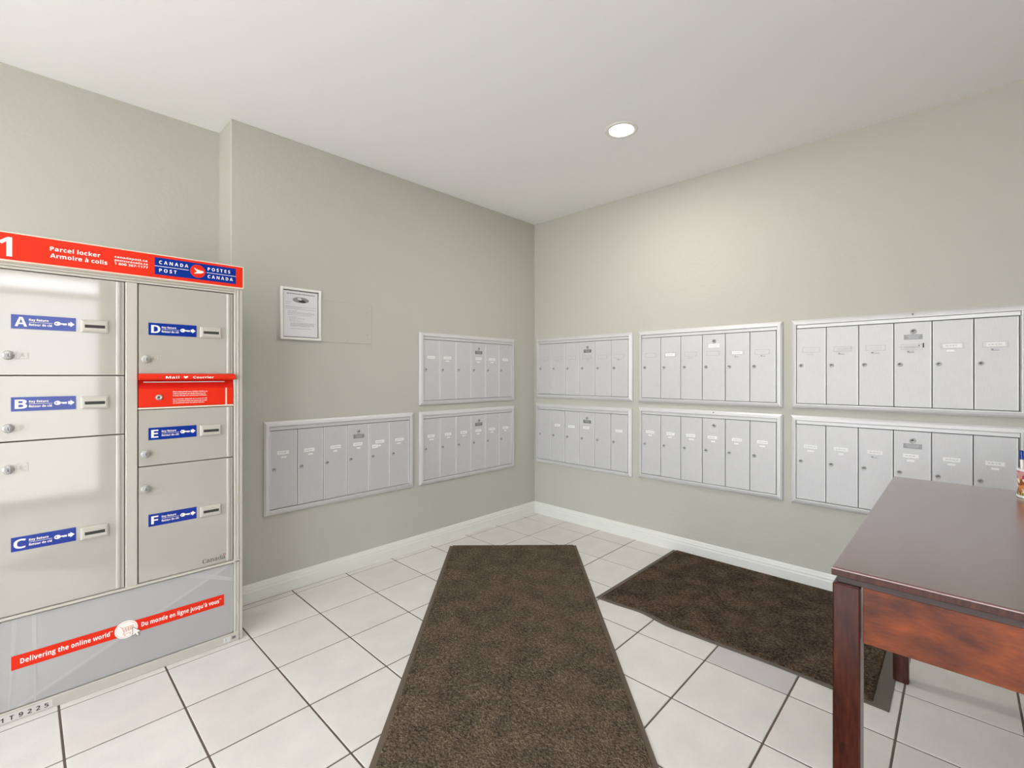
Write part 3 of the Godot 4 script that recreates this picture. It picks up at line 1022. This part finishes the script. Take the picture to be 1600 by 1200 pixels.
	b.disc(M.orange_line, 0.378, 0.1765, 0.0022, cz, 0.0002, 12)
	var arrow := [Vector2(0.0, 0.0), Vector2(0.0, -0.032), Vector2(0.0075, -0.0255), Vector2(0.0125, -0.0365), Vector2(0.0175, -0.0345), Vector2(0.0130, -0.0235), Vector2(0.0225, -0.0225)]
	var big := PackedVector2Array()
	for p in arrow: big.append(Vector2(0.386, 0.1965) + p)
	for grown in Geometry2D.offset_polygon(big, 0.0018):
		b.poly(M.plate_dark, grown, 0.0005, 0.0002)
	b.poly(M.white_ink, big, 0.0008, 0.0003)
	put("cart_badge", b.mesh(), panel)
	# asset number on the bottom rail
	b = MB.new()
	b.rect(M.label_stock, 0.002, 0.0065, 0.166, 0.0325, 0.0024, 0.0004)
	var chars := ["1", "T", "9", "2", "2", "5"]
	var cx := [0.0488, 0.0690, 0.0903, 0.1108, 0.1312, 0.1514]
	for k in 6:
		write(b, M.ink, chars[k], cx[k] - 0.005, 0.0105, 0.0145, 0.0028, 0.0070 if chars[k] == "1" else 0.0105)
	put("asset_number", b.mesh(), o)
	b = MB.new()
	b.rect(M.paper_grey, 0.690, 0.008, 0.716, 0.030, 0.0024, 0.0004)
	b.rect(M.plate, 0.698, 0.012, 0.700, 0.026, 0.0027, 0.0003)
	b.rect(M.plate_dark, 0.722, 0.014, 0.736, 0.026, 0.0024, 0.0004)
	put("rating_sticker", b.mesh(), o)

func put_label(o: Node, text: String) -> void:
	o.set_meta("label", text)

# ------------------------------------------------------------------ table
func build_table() -> void:
	var x0 := 2.457
	var x1 := 3.08
	var z0 := 0.652
	var z1 := 1.841
	var H := 0.7735
	var o := base("side_table", Vector3(x0, 0, z0))
	tag(o, "reddish brown wooden table with glossy top in front of the mailboxes", "table")
	var w := x1 - x0
	var l := z1 - z0
	var b := MB.new()
	# slab with a rounded upper edge: profile (inset, height) taken round the four sides
	var prof := [Vector2(0.001, H - 0.017), Vector2(0.0, H - 0.016), Vector2(0.0, H - 0.0036)]
	for k in range(1, 7):
		var an := PI / 2 * k / 6.0
		prof.append(Vector2(0.0036 * (1.0 - cos(an)), H - 0.0036 + 0.0036 * sin(an)))
	for i in prof.size() - 1:
		var p: Vector2 = prof[i]
		var q: Vector2 = prof[i + 1]
		for e in 4:
			var pts := []
			for c in [[p, e], [p, (e + 1) % 4], [q, (e + 1) % 4], [q, e]]:
				var ins: float = c[0].x
				pts.append(Vector3([ins, w - ins, w - ins, ins][c[1]], c[0].y, [ins, ins, l - ins, l - ins][c[1]]))
			var out: Vector3 = [Vector3(0, 0, -1), Vector3(1, 0, 0), Vector3(0, 0, 1), Vector3(-1, 0, 0)][e]
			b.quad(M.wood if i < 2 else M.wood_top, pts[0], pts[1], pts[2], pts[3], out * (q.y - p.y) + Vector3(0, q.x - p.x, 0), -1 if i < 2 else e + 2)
	var r := 0.0036
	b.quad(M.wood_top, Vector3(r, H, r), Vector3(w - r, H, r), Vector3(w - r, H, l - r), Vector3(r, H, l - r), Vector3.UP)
	b.quad(M.wood, Vector3(0.001, H - 0.017, 0.001), Vector3(w - 0.001, H - 0.017, 0.001), Vector3(w - 0.001, H - 0.017, l - 0.001), Vector3(0.001, H - 0.017, l - 0.001), Vector3.DOWN)
	put("tabletop", b.mesh(), o)
	b = MB.new()
	b.box(M.reveal, Vector3(0.010, H - 0.031, 0.010), Vector3(w - 0.010, H - 0.017, l - 0.010))
	put("sub_top", b.mesh(), o)
	var lw := 0.047
	var top := H - 0.0315
	for sx in [0, 1]:
		for sz in [0, 1]:
			b = MB.new()
			var cx: float = 0.0015 if sx == 0 else w - lw - 0.0015
			var cz: float = 0.0015 if sz == 0 else l - lw - 0.0015
			b.box(M.wood, Vector3(cx, 0.0, cz), Vector3(cx + lw, top, cz + lw), 0.003)
			put("leg", b.mesh(), o)
	var ap := 0.112
	for sz in [0, 1]:
		b = MB.new()
		var zz: float = 0.012 if sz == 0 else l - 0.034
		b.box(M.apron, Vector3(lw + 0.0045, top - ap, zz), Vector3(w - lw - 0.0045, top, zz + 0.022), 0.001)
		put("apron", b.mesh(), o)
	for sx in [0, 1]:
		b = MB.new()
		var xx: float = 0.012 if sx == 0 else w - 0.034
		b.box(M.apron, Vector3(xx, top - ap, lw + 0.0045), Vector3(xx + 0.022, top, l - lw - 0.0045), 0.001)
		put("apron", b.mesh(), o)

# ------------------------------------------------------------------ framed notice and the blank cover plate
func build_notice() -> void:
	var w := 0.218
	var h := 0.284
	var o := base("framed_notice", Vector3(0.001, 1.3615, 2.053), PI / 2)
	tag(o, "white framed printed notice hanging on left wall above a mailbox bank", "notice")
	var b := MB.new()
	var fw := 0.0135
	for r in [[0.0, 0.0, fw, h], [w - fw, 0.0, w, h], [fw, 0.0, w - fw, fw], [fw, h - fw, w - fw, h]]:
		b.box(M.frame_silver, Vector3(r[0], r[1], 0), Vector3(r[2], r[3], 0.016), 0.0022)
	put("frame", b.mesh(), o)
	b = MB.new()
	b.box(M.frame_shadow, Vector3(fw - 0.002, fw - 0.002, 0.001), Vector3(w - fw + 0.002, h - fw + 0.002, 0.004))  # dark margin round the sheet paints in the shadow inside the frame
	put("shadow_backing", b.mesh(), o)
	# the printed sheet: flat print on paper
	var pw := 240
	var ph := 320
	var im := Image.create(pw, ph, false, Image.FORMAT_RGB8)
	im.fill(c8(226, 227, 229))
	var text_line := func(x: int, y: int, x1: int, thick: int, c: Color) -> void:
		var at := x
		while at < x1:
			var l := rng.randi_range(5, 16)
			im.fill_rect(Rect2i(at, y, mini(l, x1 - at), thick), c)
			at += l + 3
	text_line.call(22, 16, 218, 6, c8(120, 120, 122))
	for y in range(36, 84):
		for x in range(56, 180):
			var e := pow((x - 118) / 58.0, 2) + pow((y - 60) / 20.0, 2)
			if e < 1.0: im.set_pixel(x, y, c8(142, 142, 144))
			var e2 := pow((x - 122 - (y - 60) * 0.6) / 26.0, 2) + pow((y - 68) / 10.0, 2)
			if e2 < 1.0: im.set_pixel(x, y, c8(46, 46, 48))
			var e3 := pow((x - 112 - (y - 60) * 0.3) / 14.0, 2) + pow((y - 53) / 9.0, 2)
			if e3 < 1.0: im.set_pixel(x, y, c8(222, 222, 224))
	var grey := c8(172, 173, 175)
	for r in [[14, 76, 50], [14, 88, 44], [14, 108, 230], [14, 115, 130], [14, 124, 226], [30, 140, 90], [26, 148, 216], [30, 156, 220], [30, 166, 200], [38, 180, 96], [36, 190, 146], [36, 200, 100], [40, 209, 120], [46, 222, 224], [46, 228, 214], [46, 234, 220], [46, 240, 216], [46, 246, 180], [50, 262, 196]]:
		text_line.call(r[0], r[1], r[2], 3, grey)
	var pm := mat(Color.WHITE, 0.35)
	pm.albedo_texture = ImageTexture.create_from_image(im)
	var st := SurfaceTool.new()
	st.begin(Mesh.PRIMITIVE_TRIANGLES)
	var pad := fw + 0.0045
	var c := [Vector3(pad, h - pad, 0.0062), Vector3(w - pad, h - pad, 0.0062), Vector3(w - pad, pad, 0.0062), Vector3(pad, pad, 0.0062)]
	var uv := [Vector2(0, 0), Vector2(1, 0), Vector2(1, 1), Vector2(0, 1)]
	for k in [0, 1, 2, 0, 2, 3]:
		st.set_uv(uv[k])
		st.set_normal(Vector3(0, 0, 1))
		st.add_vertex(c[k])
	st.set_material(pm)
	var sheet: ArrayMesh = st.commit()
	b = MB.new()
	b.box(M.paper, Vector3(pad, pad, 0.0041), Vector3(w - pad, h - pad, 0.0060))
	var paper := put("paper_sheet", b.mesh(), o)
	put("printed_text", sheet, paper)
	# painted-over plate to the right of it
	b = MB.new()
	b.box(M.wall, Vector3(0, 0, 0), Vector3(0.318, 0.238, 0.0030), 0.0010)
	for p in [Vector2(0.285, 0.19), Vector2(0.288, 0.055), Vector2(0.160, 0.012)]:
		b.disc(M.plate, p.x, p.y, 0.0028, 0.0034, 0.0006, 10)
	var pl := put("cover_plate", b.mesh(), self, Vector3(0.0008, 1.3585, 1.834))
	pl.rotation.y = PI / 2
	tag(pl, "blank wall-coloured cover plate on left wall, right of the framed notice", "cover plate")

# ------------------------------------------------------------------ pencil cup
func build_cup() -> void:
	var at := Vector3(2.821, 0.7735, 0.764)
	var r := 0.040
	var h := 0.092
	var o := base("pencil_cup", at)
	tag(o, "small printed cup with white rim standing on the wooden table", "cup")
	var n1 := noise(0.02, 70, 2)
	var n2 := noise(0.028, 71, 2)
	var print_ := Image.create(256, 96, false, Image.FORMAT_RGB8)
	for y in 96:
		for x in 256:
			var a := tiled(n1, x * 1.0, y * 1.0, 256.0)
			var d := tiled(n2, x * 1.0, y * 1.0, 256.0)
			var col := c8(214, 132, 78).lerp(c8(250, 224, 196), clampf(0.5 + a * 1.9, 0, 1))
			if d > 0.16: col = col.lerp(c8(120, 70, 40), 0.8)
			if y < 30: col = c8(206, 150, 146) if a < 0.05 else c8(196, 60, 90)
			if y > 70 and d < -0.12: col = c8(120, 130, 50)
			print_.set_pixel(x, y, col)
	var pm := mat(Color.WHITE, 0.25)
	pm.albedo_texture = ImageTexture.create_from_image(print_)
	var st := SurfaceTool.new()
	st.begin(Mesh.PRIMITIVE_TRIANGLES)
	var seg := 48
	for k in seg:
		var c := []
		for q in [[k, 0], [k + 1, 0], [k + 1, 1], [k, 1]]:
			var a: float = TAU * q[0] / seg
			c.append([Vector3(cos(a) * r, 0.008 + q[1] * (h - 0.014), sin(a) * r), Vector3(cos(a), 0, sin(a)), Vector2(float(q[0]) / seg * 2.0, 1.0 - q[1])])
		for i in [0, 1, 2, 0, 2, 3]:
			st.set_uv(c[i][2])
			st.set_normal(c[i][1])
			st.add_vertex(c[i][0])
	st.set_material(pm)
	put("printed_wall", st.commit(), o)
	var b := MB.new()
	b.lathe(M.paper, [Vector2(0.0, 0.0), Vector2(r - 0.001, 0.0), Vector2(r + 0.0015, 0.002), Vector2(r + 0.0015, 0.007), Vector2(r, 0.008)], 48)
	put("base_rim", b.mesh(), o)
	b = MB.new()
	b.lathe(M.paper, [Vector2(r, h - 0.006), Vector2(r + 0.0018, h - 0.005), Vector2(r + 0.0018, h - 0.001), Vector2(r, h), Vector2(r - 0.0025, h), Vector2(r - 0.0030, h - 0.004), Vector2(r - 0.003, 0.004), Vector2(0.0, 0.004)], 48)
	put("rim", b.mesh(), o)
	var looks := [
		[Vector3(-0.024, 0.005, 0.004), Vector3(-0.030, 0.150, -0.004), "blue", "white pen with blue cap, leftmost in the pencil cup"],
		[Vector3(-0.010, 0.005, 0.020), Vector3(-0.018, 0.165, 0.030), "blue", "blue capped pen second from left in pencil cup, reaching higher"],
		[Vector3(0.012, 0.005, -0.012), Vector3(0.022, 0.160, -0.020), "blue", "blue capped pen at right in the pencil cup"]]
	for k in looks.size():
		var p: Vector3 = looks[k][0]
		var q: Vector3 = looks[k][1]
		var pen := base("pen", at + p)
		tag(pen, looks[k][3], "pen", "pens in the cup")
		var up := (q - p).normalized()
		var sx := up.cross(Vector3(0, 0, 1)).normalized()
		pen.basis = Basis(sx, up, sx.cross(up))
		var len := p.distance_to(q)
		b = MB.new()
		b.lathe(M.white_ink, [Vector2(0.0, 0.0), Vector2(0.0038, 0.004), Vector2(0.0042, len * 0.8)], 14)
		put("barrel", b.mesh(), pen)
		b = MB.new()
		b.lathe(M.blue, [Vector2(0.0048, len * 0.8), Vector2(0.0050, len * 0.97), Vector2(0.0040, len), Vector2(0.0, len)], 14)
		put("cap", b.mesh(), pen)
